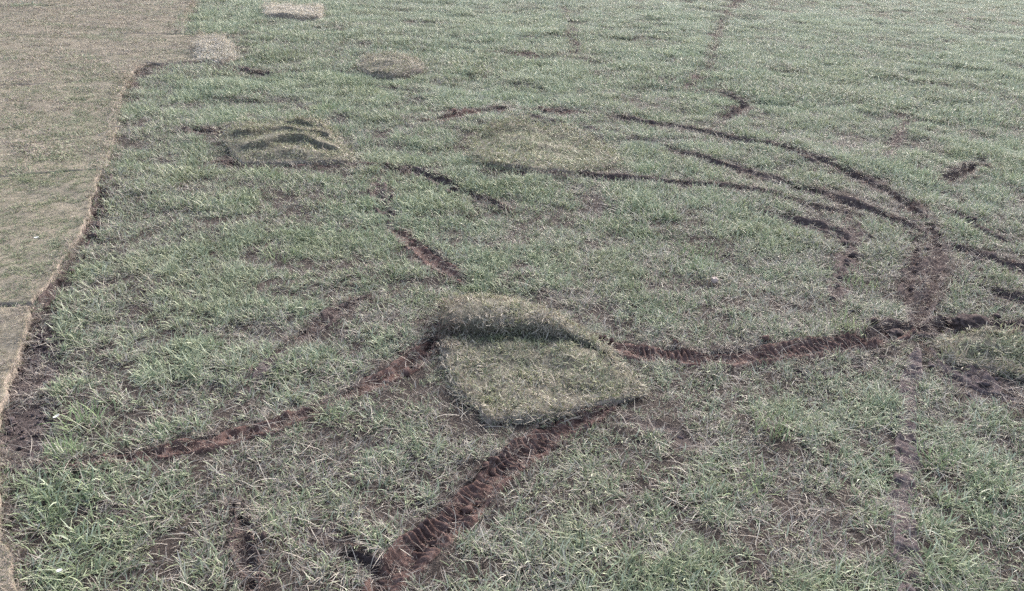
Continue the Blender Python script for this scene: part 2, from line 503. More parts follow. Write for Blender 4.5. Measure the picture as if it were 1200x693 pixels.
EDGE = px([(40, 362), (240, 0)])
EN = EDGE[1] - EDGE[0]
EN = np.array([EN[1], -EN[0]]) / np.linalg.norm(EN)
def base_h(x, y):
    r = np.hypot(x, y)
    f = smooth(60, 25, r)
    q = smooth(3.5, 9, r) * smooth(-0.1, 0.5, (x - EDGE[0, 0]) * EN[0] + (y - EDGE[0, 1]) * EN[1])
    return f * (0.030 * fbm(x * 0.7, y * 0.7, 1, 3) + 0.016 * fbm(x * 4.2, y * 4.2, 2, 3) + 0.036 * q * fbm(x * 2.3, y * 2.3, 6, 2))

def ground_h(x, y, extra=0.0):
    """height and bareness of the torn ground"""
    h = base_h(x, y) + 0.006 * fbm(x * 17, y * 17, 3, 2)
    dz = np.zeros(x.shape)
    bank = np.zeros(x.shape)
    bare = np.zeros(x.shape)
    near = np.full(x.shape, 9.0)
    for r in RUTS:
        d = rut_dist(r, x, y)
        g = -r['d'] * (1 - smooth(0.25, 1.05, d)) - extra * (1 - smooth(0.75, 1.15, d))
        dz = np.minimum(dz, g)
        bank = np.maximum(bank, 0.22 * r['d'] * np.exp(-((d - 1.25) / 0.35) ** 2))
        if (d < 3).any():
            thr = -0.5 + 1.1 * (1 - r['bare'])
            b = smooth(thr - 0.22, thr + 0.22, fbm(x * 4.5, y * 4.5, 15, 3) + 0.25 * fbm(x * 22, y * 22, 16, 2))
            bare = np.maximum(bare, np.minimum(1, r['bare'] + .08) * b * (1 - smooth(0.62, 1.1, d + 0.3 * fbm(x * 15, y * 15, 18, 2))))
            near = np.minimum(near, d + (1 - r['bare'] * b) * 0.8)
    return h + dz + bank * (1 - smooth(-0.01, -0.02, dz)), bare, near

# ------------------------------------------------------------------ ground sheet: polar grid about the viewer's feet, fine where the photograph looks
rs = [0.25, 0.6, 0.9]
r_ = 1.2
while r_ < 32:
    rs.append(r_)
    r_ *= 1.0058
while r_ < 4000:
    rs.append(r_)
    r_ *= 1.35
rs = np.array(rs)
an = np.r_[np.linspace(-180, -46, 28, endpoint=False), np.linspace(-46, 46, 340), np.linspace(46, 180, 28)[1:-1]]
an = np.r_[an, 180.0]
RR, AA = np.meshgrid(rs, np.radians(an), indexing='ij')
GX, GY = RR * np.sin(AA), RR * np.cos(AA)
GX[:, -1], GY[:, -1] = GX[:, 0], GY[:, 0]
gx, gy = GX.ravel(), GY.ravel()
gz, gb, _n = ground_h(gx, gy, 0.02)
gb = np.maximum(gb, bare_mask(gx, gy))
gz = gz - 0.012 * smooth(0.5, 0.9, bare_mask(gx, gy))
ground = mesh_obj('ground', np.stack([gx, gy, gz], 1), grid_faces(len(rs), len(an))[:, ::-1], M_GROUND)
attr(ground.data, 'bare', gb)
attr(ground.data, 'far', smooth(16, 34, np.hypot(gx, gy)))
tag(ground, kind='structure')

# ------------------------------------------------------------------ rut ribbons
def crumbs(pts, rad, seed):
    """many little lumps of soil as one mesh"""
    g = np.random.default_rng(seed)
    ph = (1 + 5 ** .5) / 2
    ico = np.array([(-1, ph, 0), (1, ph, 0), (-1, -ph, 0), (1, -ph, 0), (0, -1, ph), (0, 1, ph), (0, -1, -ph), (0, 1, -ph), (ph, 0, -1), (ph, 0, 1), (-ph, 0, -1), (-ph, 0, 1)]) / 1.9
    f = np.array([(0, 11, 5), (0, 5, 1), (0, 1, 7), (0, 7, 10), (0, 10, 11), (1, 5, 9), (5, 11, 4), (11, 10, 2), (10, 7, 6), (7, 1, 8), (3, 9, 4), (3, 4, 2), (3, 2, 6), (3, 6, 8), (3, 8, 9), (4, 9, 5), (2, 4, 11), (6, 2, 10), (8, 6, 7), (9, 8, 1)])
    V, F = [], []
    for i, p in enumerate(pts):
        s = rad[i] * g.uniform(0.6, 1.4, 3) * np.array([1, 1, 0.8])
        v = ico * (1 + g.uniform(-0.35, 0.35, (12, 1)))
        a = g.uniform(0, 6.28)
        v = v @ np.array([[math.cos(a), -math.sin(a), 0], [math.sin(a), math.cos(a), 0], [0, 0, 1]])
        V.append(v * s + p)
        F.append(f + 12 * i)
    return np.vstack(V), np.vstack(F)

for ri, r in enumerate(RUTS):
    far = r['w'][:, 1].mean()
    step = 0.0055 if far < 4 else 0.02 if far < 7 else 0.035
    P, s = resample(px(r['p']), step=step)
    T = np.gradient(P, axis=0)
    T /= np.linalg.norm(T, axis=1)[:, None]
    N = np.stack([-T[:, 1], T[:, 0]], 1)
    nl = 19
    lat = np.linspace(-1.25, 1.25, nl)
    end = np.minimum(s, s[-1] - s)
    hw = r['hw'] * (0.35 + 0.65 * smooth(0, 0.22, end))
    hwn = hw[:, None] * (1.0 + 0.5 * fbm(s[:, None] * 10 + 0 * lat, np.sign(lat)[None] * 3 + 0 * s[:, None], ri + 60, 3))
    X = P[:, :1] + N[:, :1] * lat * hwn
    Y = P[:, 1:] + N[:, 1:] * lat * hwn
    z, _, _ = ground_h(X.ravel(), Y.ravel())
    z = z.reshape(X.shape)
    S = s[:, None] + 0 * lat
    core = 1 - smooth(0.7, 1.1, np.abs(lat))[None]
    if r['lug']:
        ph = S / r['lug'] + 0.3 * lat[None] + 0.75 * fbm(X * 10, Y * 10, 7, 3)
        tr = np.abs((ph % 1.0) - 0.5) * 2
        fade = 0.15 + 0.85 * smooth(-0.3, 0.3, fbm(X * 6.0, Y * 6.0, ri, 3))
        z = z + core * fade * (0.019 * smooth(0.2, 0.75, tr) * (1 + 1.0 * fbm(X * 20, Y * 20, 8, 2)) - 0.006)
    z = z + core * 0.014 * fbm(X * 30, Y * 30, 31, 4) + core * 0.020 * np.abs(fbm(X * 12, Y * 12, 33, 2))
    z = z + 0.006 - 0.022 * smooth(0.95, 1.25, np.abs(lat))[None]
    z -= 0.02 * (1 - smooth(0, 0.03, end))[:, None]
    rut = mesh_obj(r.get('name', 'tyre_rut'), np.stack([X.ravel(), Y.ravel(), z.ravel()], 1), grid_faces(len(s), nl)[:, ::-1], r['m'])
    tag(rut, r['lb'], r.get('cat', 'tyre rut'), 'soil gaps beside the new turf' if 'cat' in r else 'tyre ruts and scuffs torn into the grass')
    r['o'] = rut
    g = np.random.default_rng(ri + 300)
    n = int(s[-1] / (0.012 if far < 5 else 0.05) * r['bare'] * r['hw'] / 0.06)
    n = min(max(n, 6), 700)
    k = g.integers(0, len(s), n)
    l = np.clip(g.normal(0, 0.75, n), -1.7, 1.7)
    cx, cy = P[k, 0] + N[k, 0] * l * hw[k], P[k, 1] + N[k, 1] * l * hw[k]
    cz, _, _ = ground_h(cx, cy)
    rad = 0.003 + 0.017 * g.random(n) ** 5 * (1.3 if far > 4 else 1)
    V, F = crumbs(np.stack([cx, cy, cz + rad * 0.3 + 0.008], 1), rad, ri)
    tag(mesh_obj('soil_crumbs', V, F, r['m'], rut, shade=False), kind='stuff')

# ------------------------------------------------------------------ grass clumps (sources, instanced by geometry nodes)
def blades(n, spread, h, width, lean, bend, straw, seed, segs=3, strawlen=(0.04, 0.11)):
    g = np.random.default_rng(seed)
    V, F, C = [], [], []
    for i in range(n):
        a0 = g.uniform(0, 6.283)
        rr = spread * math.sqrt(g.random())
        p = np.array([rr * math.cos(a0), rr * math.sin(a0), -0.004])
        az = g.uniform(0, 6.283)
        is_straw = g.random() < straw
        if is_straw:
            L = g.uniform(*strawlen)
            t0, t1 = R(g.uniform(45, 80)), R(g.uniform(75, 97))
            wd = width * g.uniform(0.45, 0.85)
            dead = g.uniform(0.75, 1.0)
        else:
            L = h[0] + (h[1] - h[0]) * g.random() ** 1.3
            t0 = R(g.uniform(*lean))
            t1 = t0 + R(g.uniform(*bend))
            wd = width * g.uniform(0.5, 1.35)
            dead = g.random() ** 1.2 * 0.8
        rnd = g.random()
        tw = az + math.pi / 2 + g.normal(0, 0.35)
        side = np.array([math.cos(tw), math.sin(tw), g.normal(0, 0.25)])
        side /= np.linalg.norm(side)
        b = len(V)
        drift = g.normal(0, 0.35)
        for j in range(segs + 1):
            t = j / segs
            wj = wd * np.interp(t, (0, .33, .67, 1), (1.0, 0.9, 0.62, 0.14))
            V += [p - side * wj / 2, p + side * wj / 2]
            C += [(rnd, dead, t, 1)] * 2
            th = t0 + (t1 - t0) * (t + 0.5 / segs)
            aj = az + drift * t
            p = p + L / segs * np.array([math.sin(th) * math.cos(aj), math.sin(th) * math.sin(aj), math.cos(th)])
            p[2] = max(p[2], 0.001)
        for j in range(segs):
            q = b + 2 * j
            F.append((q, q + 1, q + 3, q + 2))
    return np.array(V), np.array(F), np.array(C)

def clump_source(name, mat, *a, **k):
    V, F, C = blades(*a, **k)
    o = mesh_obj(name, V, F, mat)
    COL.objects.unlink(o)
    attr(o.data, 'bl', C, 'FLOAT_COLOR')
    return o

NEAR = [clump_source('blades_near', M_GRASS, 12, 0.030, (0.028, 0.075), 0.0050, (8, 62), (10, 75), 0.30, 100 + i) for i in range(14)]
MID = [clump_source('blades_mid', M_GRASS, 24, 0.07, (0.03, 0.075), 0.0055, (8, 58), (10, 65), 0.22, 200 + i) for i in range(12)]
FAR = [clump_source('blades_far', M_GRASS, 46, 0.15, (0.03, 0.08), 0.0080, (8, 55), (8, 60), 0.2, 300 + i, segs=3) for i in range(10)]
STRAW = [clump_source('straw_blades', M_GRASS, 5, 0.06, (0.05, 0.1), 0.0030, (50, 80), (5, 25), 1.0, 500 + i, segs=4, strawlen=(0.035, 0.11)) for i in range(10)]
LAWN = [clump_source('blades_lawn', M_LAWN, 26, 0.035, (0.012, 0.030), 0.0030, (20, 78), (5, 40), 0.22, 400 + i, segs=3, strawlen=(0.015, 0.04)) for i in range(10)]
LAWNF = [clump_source('blades_lawn_far', M_LAWN, 40, 0.10, (0.014, 0.032), 0.0062, (20, 78), (5, 40), 0.22, 450 + i, segs=3, strawlen=(0.02, 0.05)) for i in range(8)]

STRIP, STRIPF, DRY = [], [], []
for src, dst, mm in ((LAWN, STRIP, M_STRIP), (LAWNF, STRIPF, M_STRIP), (LAWNF, DRY, M_DRY)):
    for ob in src:
        c = bpy.data.objects.new('blades_strip', ob.data.copy())
        c.data.materials[0] = mm
        dst.append(c)

def scatter_group(name, lods):
    ng = bpy.data.node_groups.new(name, 'GeometryNodeTree')
    ng.interface.new_socket('Geometry', in_out='INPUT', socket_type='NodeSocketGeometry')
    ng.interface.new_socket('Geometry', in_out='OUTPUT', socket_type='NodeSocketGeometry')
    gi, go = ng.nodes.new('NodeGroupInput'), ng.nodes.new('NodeGroupOutput')
    def named(n, typ):
        a = ng.nodes.new('GeometryNodeInputNamedAttribute')
        a.data_type = typ
        a.inputs['Name'].default_value = n
        return a.outputs['Attribute']
    rot, scl, idx, lod = named('rot', 'FLOAT_VECTOR'), named('scl', 'FLOAT'), named('idx', 'INT'), named('lod', 'INT')
    e2r = ng.nodes.new('FunctionNodeEulerToRotation')
    ng.links.new(rot, e2r.inputs[0])
    jo = ng.nodes.new('GeometryNodeJoinGeometry')
    for k, obs in enumerate(lods):
        jn = ng.nodes.new('GeometryNodeJoinGeometry')
        for ob in obs:
            oi = ng.nodes.new('GeometryNodeObjectInfo')
            oi.inputs['Object'].default_value = ob
            oi.inputs['As Instance'].default_value = False
            g2i = ng.nodes.new('GeometryNodeGeometryToInstance')
            ng.links.new(oi.outputs['Geometry'], g2i.inputs[0])
            ng.links.new(g2i.outputs[0], jn.inputs[0])
        cmp = ng.nodes.new('FunctionNodeCompare')
        cmp.data_type = 'INT'
        cmp.operation = 'EQUAL'
        ng.links.new(lod, cmp.inputs[2])
        cmp.inputs[3].default_value = k
        ip = ng.nodes.new('GeometryNodeInstanceOnPoints')
        ip.inputs['Pick Instance'].default_value = True
        ng.links.new(gi.outputs[0], ip.inputs['Points'])
        ng.links.new(cmp.outputs[0], ip.inputs['Selection'])
        ng.links.new(jn.outputs[0], ip.inputs['Instance'])
        ng.links.new(idx, ip.inputs['Instance Index'])
        ng.links.new(e2r.outputs[0], ip.inputs['Rotation'])
        ng.links.new(scl, ip.inputs['Scale'])
        ng.links.new(ip.outputs[0], jo.inputs[0])
    ng.links.new(jo.outputs[0], go.inputs[0])
    return ng

NG_FIELD = scatter_group('scatter_field', [NEAR, MID, FAR, STRAW])
NG_LAWN = scatter_group('scatter_lawn', [LAWN, LAWNF])
NG_STRIP = scatter_group('scatter_strip', [STRIP, STRIPF])
NG_DRY = scatter_group('scatter_dry', [DRY, DRY])

def euler_align(nrm, yaw):
    """Euler XYZ of (rotation taking +Z to nrm) @ Rz(yaw)"""
    n = nrm / np.linalg.norm(nrm, axis=1)[:, None]
    # Rodrigues from z to n
    vx, vy, c = -n[:, 1], n[:, 0], np.clip(n[:, 2], -0.999, 1)
    k = 1 / (1 + c)
    A = np.zeros((len(n), 3, 3))
    A[:, 0, 0] = c + k * vx * vx
    A[:, 0, 1] = k * vx * vy
    A[:, 0, 2] = vy
    A[:, 1, 0] = k * vx * vy
    A[:, 1, 1] = c + k * vy * vy
    A[:, 1, 2] = -vx
    A[:, 2, 0] = -vy
    A[:, 2, 1] = vx
    A[:, 2, 2] = c
    Z = np.zeros_like(A)
    Z[:, 0, 0] = np.cos(yaw)
    Z[:, 0, 1] = -np.sin(yaw)
    Z[:, 1, 0] = np.sin(yaw)
    Z[:, 1, 1] = np.cos(yaw)
    Z[:, 2, 2] = 1
    M = A @ Z
    return np.stack([np.arctan2(M[:, 2, 1], M[:, 2, 2]), -np.arcsin(np.clip(M[:, 2, 0], -1, 1)), np.arctan2(M[:, 1, 0], M[:, 0, 0])], 1)

def scatter(name, P, rot, scl, tint, lod, ng, parent=None):
    me = bpy.data.meshes.new(name)
    me.vertices.add(len(P))
    me.vertices.foreach_set('co', np.asarray(P, np.float32).ravel())
    attr(me, 'rot', rot, 'FLOAT_VECTOR')
    attr(me, 'scl', scl)
    attr(me, 'tint', tint)
    attr(me, 'lod', lod, 'INT')
    attr(me, 'idx', rng.integers(0, 1000, len(P)), 'INT')
    o = bpy.data.objects.new(name, me)
    COL.objects.link(o)
    if parent: o.parent = parent
    m = o.modifiers.new('scatter', 'NODES')
    m.node_group = ng
    o['kind'] = 'stuff'
    return o

# ------------------------------------------------------------------ turf slabs
SLAB_POLYS = []

def coons(near, far, left, right, nu, nv):
    """edges in pixels: near/far run left to right, left/right run near to far"""
    c0, c1 = resample(px(near), nu)[0], resample(px(far), nu)[0]
    d0, d1 = resample(px(left), nv)[0], resample(px(right), nv)[0]
    u = np.linspace(0, 1, nu)[None, :, None]
    v = np.linspace(0, 1, nv)[:, None, None]
    ruled = (1 - v) * c0[None] + v * c1[None] + (1 - u) * d0[:, None] + u * d1[:, None]
    bil = (1 - u) * (1 - v) * c0[0] + u * (1 - v) * c0[-1] + (1 - u) * v * c1[0] + u * v * c1[-1]
    return ruled - bil

def sheet(name, G, parent, mats, drop, thick):
    """grid of 3-D points (nv, nu, 3) closed down to the soil with a ragged skirt"""
    nv, nu = G.shape[:2]
    V = G.reshape(-1, 3)
    F = grid_faces(nv, nu)
    ring = np.r_[np.arange(nu), (np.arange(1, nv) * nu + nu - 1), ((nv - 1) * nu + np.arange(nu - 2, -1, -1)), (np.arange(nv - 2, 0, -1) * nu)]
    c = V[:, :2].mean(0)
    b = V[ring].copy()
    out = b[:, :2] - c
    out /= np.linalg.norm(out, axis=1)[:, None] + 1e-9
    mid, low = b.copy(), b.copy()
    j = 0.006 * fbm(b[:, 0] * 40, b[:, 1] * 40, 77, 2)
    mid[:, :2] += out * (0.006 + j)[:, None]
    mid[:, 2] -= thick * 0.45
    low[:, :2] += out * (0.004 - j)[:, None]
    low[:, 2] = np.minimum(low[:, 2] - thick, drop(low[:, 0], low[:, 1]) - 0.03)
    n0, m = len(V), len(ring)
    V = np.vstack([V, mid, low])
    i = np.arange(m)
    k = (i + 1) % m
    F1 = np.stack([ring[k], ring[i], n0 + i, n0 + k], 1)
    F2 = np.stack([n0 + k, n0 + i, n0 + m + i, n0 + m + k], 1)
    mi = np.r_[np.zeros(len(F)), np.ones(len(F1) + len(F2))]
    o = mesh_obj(name, V, np.vstack([F, F1, F2]), mats, parent, mi)
    return o, b[:, :2], ring

def turf(label, group, near, far, left, right, nu=60, nv=40, thick=0.03, rough=0.006, zf=None, tint=0.5, dens=1.0,
         edge=0.06, name='turf_slab', warp=0.018, G=None, dry=(1, 1, 1, 1), fringe=None, gscale=1.0, tf=None):
    if G is None:
        A = coons(near, far, left, right, nu, nv)
        if group == GL:                      # a narrow seam to the next strip
            A = A[:1] + (A - A[:1]) * 0.986
        X, Y = A[..., 0], A[..., 1]
        X = X + warp * fbm(X * 9, Y * 9, 41, 3)
        Y = Y + warp * fbm(X * 9 + 50, Y * 9, 42, 3)
        u = np.linspace(0, 1, nu)[None] + 0 * X
        v = np.linspace(0, 1, nv)[:, None] + 0 * X
        Z = base_h(X, Y) + thick + rough * fbm(X * 11, Y * 11, 43, 3)
        if zf is not None:
            Z = Z + zf(u, v, X, Y)
        G = np.stack([X, Y, Z], -1)
    nv, nu = G.shape[:2]
    cen = G.reshape(-1, 3).mean(0)
    root = bpy.data.objects.new(name, None)
    COL.objects.link(root)
    root.location = (cen[0], cen[1], 0)
    root.empty_display_size = 0.1
    tag(root, label, 'turf', group, 'thing')
    L = G - np.array([cen[0], cen[1], 0])
    sod, ring, ring_idx = sheet('sod', L, root, [M_STRIP_SOD if group == GL else M_SOD, M_CUT], lambda x, y: base_h(x + cen[0], y + cen[1]), thick + 0.012)
    SLAB_POLYS.append(ring + cen[:2])
    # short turf grass on the upper surface: sample quads by area
    a, b, c, d = G[:-1, :-1], G[:-1, 1:], G[1:, 1:], G[1:, :-1]
    cr = np.cross(b - a, d - a) + np.cross(d - c, b - c)
    ar = np.linalg.norm(cr, axis=-1).ravel() / 2
    nr = cr.reshape(-1, 3)
    nr = nr / (np.linalg.norm(nr, axis=1)[:, None] + 1e-12)
    dist = np.linalg.norm(cen[:2])
    lodf = dist > 5.0
    per = (430 if lodf else 1300) * dens
    n = int(ar.sum() * per)
    n = min(n, 20000)
    q = rng.choice(len(ar), n, p=ar / ar.sum())
    s, t = rng.random(n), rng.random(n)
    fa = [z.reshape(-1, 3)[q] for z in (a, b, c, d)]
    P = fa[0] * ((1 - s) * (1 - t))[:, None] + fa[1] * (s * (1 - t))[:, None] + fa[2] * (s * t)[:, None] + fa[3] * ((1 - s) * t)[:, None]
    qi, qj = q // (nu - 1), q % (nu - 1)
    uu, vv = (qj + s) / (nu - 1), (qi + t) / (nv - 1)
    N = nr[q] + rng.normal(0, 0.12 if group == GL else 0.2, (n, 3))
    # distance to the border in metres (approximate) dries the fringe out
    wu = np.linalg.norm(G[nv // 2, -1] - G[nv // 2, 0])
    wv = np.linalg.norm(G[-1, nu // 2] - G[0, nu // 2])
    dl, dr, dn, df = [1.0 if k else 50.0 for k in dry]
    bd = np.minimum(np.minimum(uu * wu * dl, (1 - uu) * wu * dr), np.minimum(vv * wv * dn, (1 - vv) * wv * df))
    amp_t = 1.5
    tn = tint + 0.30 * amp_t * fbm(P[:, 0] * 2.2, P[:, 1] * 2.2, 44, 3) + 0.22 * amp_t * fbm(P[:, 0] * 9, P[:, 1] * 9, 45, 2)
    if group == GL:
        tn = tn + 0.7 * fbm(P[:, 0] * 1.6, P[:, 1] * 13, 48, 3)
    tn = tn - 0.75 * (1 - smooth(0.0, edge, bd))
    tn = np.maximum(tn, -0.02)
    if tf is not None:
        tn = tn + tf(uu, vv)
    keep = rng.random(n) < 0.25 + 0.75 * smooth(-0.42, 0.0, fbm(P[:, 0] * 12, P[:, 1] * 12, 46, 3))
    P, N, tn = P[keep], N[keep], tn[keep]
    cs = np.linalg.norm(np.diff(np.vstack([ring, ring[:1]]), axis=0), axis=1)
    nf = min(int(cs.sum() * (30 if lodf else 75)), 2600)
    if group == GL:
        cs[:nu - 1] = 0
        cs[nu + nv - 2:] = 0
        nf = int(cs.sum() * 45)
    qi = rng.choice(len(ring), nf, p=cs / cs.sum())
    tt = rng.random(nf)[:, None]
    rz = L.reshape(-1, 3)
    near_i = ring_idx[qi]
    PF = rz[near_i] * (1 - tt) + rz[ring_idx[(qi + 1) % len(ring)]] * tt + np.array([cen[0], cen[1], 0])
    of = PF[:, :2] - cen[:2]
    of /= np.linalg.norm(of, axis=1)[:, None]
    PF[:, 2] -= rng.uniform(0.0, thick * 0.6, nf)
    NF = np.concatenate([of * rng.uniform(0.3, 1.1, nf)[:, None], np.full((nf, 1), 0.55)], 1) + rng.normal(0, 0.25, (nf, 3))
    P, N, tn = np.vstack([P, PF]), np.vstack([N, NF]), np.r_[tn, rng.normal(0.05 if fringe is None else fringe, 0.15, nf)]
    n = len(P)
    scl = (rng.uniform(0.7, 1.05, n) if group == GL else rng.uniform(0.6, 1.6, n)) * gscale * (0.85 + 0.3 * fbm(P[:, 0] * 6, P[:, 1] * 6, 47, 2))
    scatter('turf_grass', P - np.array([cen[0], cen[1], 0]), euler_align(N, rng.uniform(0, 6.28, n)), scl, tn,
            np.full(n, 1 if lodf else 0), NG_STRIP if group == GL else NG_DRY if tint < 0 else NG_LAWN, root)
    return root

GL = 'strips of new turf laid along the left'
# near left corner slab and the strips beyond it, left to right edges follow the photograph
turf('nearest slab of new turf with a pale cut corner and dry fringe', GL,
     [(-420, 760), (-60, 740), (34, 722)], [(-330, 368), (-120, 365), (38, 363)],
     [(-420, 760), (-380, 560), (-330, 368)], [(34, 722), (20, 672), (0, 610), (-7, 545), (-2, 490), (12, 440), (28, 395), (38, 363)],
     90, 120, thick=0.028, dry=(0, 1, 0, 0), tint=0.32, edge=0.05)
turf('wide green slab of new turf at left holding a small white scrap', GL,
     [(-333, 366), (-120, 363), (39, 361)], [(-228.4, 219), (-60, 215), (120, 201)],
     [(-333, 366), (-280, 280), (-228.4, 219)], [(39, 361), (60, 332), (82, 298), (103, 255), (120, 201)],
     110, 70, thick=0.028, dry=(0, 1, 0, 0), tint=0.82, edge=0.04)
turf('strip of new turf with a pinkish tan corner beside the rough grass', GL,
     [(-228, 218), (-60, 214), (122, 200)], [(-203.3, 182.6), (-40, 176.6), (70, 166.6), (134, 156.6)],
     [(-228, 218), (-215, 200), (-203.3, 182.6)], [(122, 200), (128, 180), (134, 156.6)],
     110, 40, thick=0.026, dry=(0, 1, 0, 0), tint=0.24, tf=lambda u, v: 0.45 * smooth(0.68, 0.82, u))
turf('greyish strip of new turf at left between the pinkish corner strip and the notch', GL,
     [(-203, 182), (-40, 176), (70, 166), (135, 156)], [(-168.3, 114.5), (-20, 106.5), (80, 99.5), (150, 91.5)],
     [(-203, 182), (-185, 148), (-168.3, 114.5)], [(135, 156), (140, 125), (150, 91.5)],
     110, 50, thick=0.026, dry=(0, 1, 0, 0), tint=0.30, tf=lambda u, v: 0.35 * smooth(0.72, 0.85, u))
turf('strip of new turf at upper left ending in a dark notch', GL,
     [(-168, 114), (-20, 106), (80, 99), (150, 91)], [(-148.2, 80.4), (0, 74.4), (90, 70.4), (170, 76.4)],
     [(-168, 114), (-158, 98), (-148.2, 80.4)], [(150, 91), (158, 83), (170, 76.4)],
     110, 40, thick=0.026, dry=(0, 1, 0, 0), tint=0.2)
turf('long strip of new turf sticking out past its neighbours at upper left', GL,
     [(-148, 80), (0, 74), (90, 70), (175, 76), (236, 71)], [(-128, 50.3), (20, 45.3), (120, 43.3), (238, 42)],
     [(-148, 80), (-138, 66), (-128, 50.3)], [(236, 71), (238, 58), (238, 42)],
     120, 36, thick=0.026, dry=(0, 1, 0, 0), tint=0.22)
turf('pinkish dry strip of new turf at the top left corner', GL,
     [(-128, 50), (20, 45), (120, 43), (214, 41)], [(-113, 15.3), (30, 11.3), (130, 9.3), (229, 6.3)],
     [(-128, 50), (-120, 33), (-113, 15.3)], [(214, 41), (219, 26), (229, 6.3)],
     120, 36, thick=0.026, dry=(0, 1, 0, 0), tint=0.08)
turf('farthest strip of new turf along the top left edge of the picture', GL,
     [(-113, 15), (30, 11), (130, 9), (230, 6)], [(-90, -34), (50, -36), (150, -37), (252, -39)],
     [(-113, 15), (-100, -10), (-90, -34)], [(230, 6), (240, -14), (252, -39)],
     120, 40, thick=0.026, dry=(0, 1, 0, 0), tint=0.05)

GP = 'loose pieces of turf thrown on the grass'
turf('pale tan offcut of turf at the end of the long strip at upper left', GP,
     [(240, 73), (258, 75), (273, 71)], [(237, 52), (250, 49), (258, 52)], [(240, 73), (238, 62), (237, 52)], [(273, 71), (267, 60), (258, 52)],
     24, 20, thick=0.06, tint=-0.04, edge=0.02)
turf('small pale straw coloured turf offcut lying alone near the top', GP,
     [(317, 25), (345, 26), (373, 25)], [(315, 14), (345, 12), (376, 13)], [(317, 25), (316, 20), (315, 14)], [(373, 25), (375, 19), (376, 13)],
     30, 16, thick=0.085, tint=-0.04, edge=0.02)
turf('small pinkish turf piece with fold lines lying in the far grass at upper middle', GP,
     [(432, 90), (462, 92), (494, 87)], [(424, 76), (452, 70), (478, 70)], [(432, 90), (426, 83), (424, 76)], [(494, 87), (488, 78), (478, 70)],
     36, 26, thick=0.05, tint=0.05, edge=0.05,
     zf=lambda u, v, x, y: 0.035 * np.maximum(0, np.sin(v * 15 + u * 2)) * smooth(0, .2, u) * smooth(1, .8, u))
# rumpled piece with ridges
def rumple(u, v, x, y):
    e = smooth(0, .12, u) * smooth(1, .9, u)
    vv = v + 0.16 * (u - 0.5) + 0.03 * np.sin(u * 9)
    vv = vv + 0.10 * fbm(x * 3.2, y * 2.2, 73, 2)
    ph = (vv * 3.0 + 0.15) % 1.0
    saw = smooth(0.0, 0.2, ph) * (1 - ph) ** 0.8
    return e * 0.062 * saw * smooth(0.02, 0.3, u + 0.25 * v) * (1 + 0.6 * fbm(x * 4, y * 3, 74, 2)) * smooth(0.0, 0.14, v)
turf('rumpled olive turf piece with three long ridges at upper left', GP,
     [(284, 194), (340, 194), (408, 192)], [(262, 158), (318, 148), (384, 153)], [(284, 194), (270, 178), (262, 158)], [(408, 192), (402, 172), (384, 153)],
     100, 90, thick=0.03, tint=0.42, edge=0.05, zf=rumple, dens=1.3, fringe=0.3, gscale=0.8)
turf('flat olive turf mat pressed into the grass beyond the buckled piece', GP,
     [(562, 194), (640, 206), (692, 204)], [(555, 160), (610, 150), (672, 158)], [(562, 194), (556, 178), (555, 160)], [(692, 204), (722, 186), (672, 158)],
     80, 60, thick=0.016, tint=0.75, edge=0.04, fringe=0.5, dens=0.9, gscale=1.0, warp=0.05, rough=0.014,
     zf=lambda u, v, x, y: 0.028 * fbm(x * 3.5, y * 6, 71, 3))
turf('yellow-green turf flap heaved up at the right edge', GP,
     [(1112, 424), (1160, 432), (1215, 446), (1290, 462)], [(1100, 402), (1150, 402), (1210, 406), (1300, 414)],
     [(1112, 424), (1104, 412), (1100, 402)], [(1290, 462), (1296, 440), (1300, 414)],
     70, 40, thick=0.02, tint=0.75, edge=0.02, dens=1.0, gscale=1.35,
     zf=lambda u, v, x, y: 0.058 * smooth(0.0, .25, u) * smooth(0.1, .75, v) * (1 + 0.3 * fbm(x * 6, y * 6, 72, 2)))

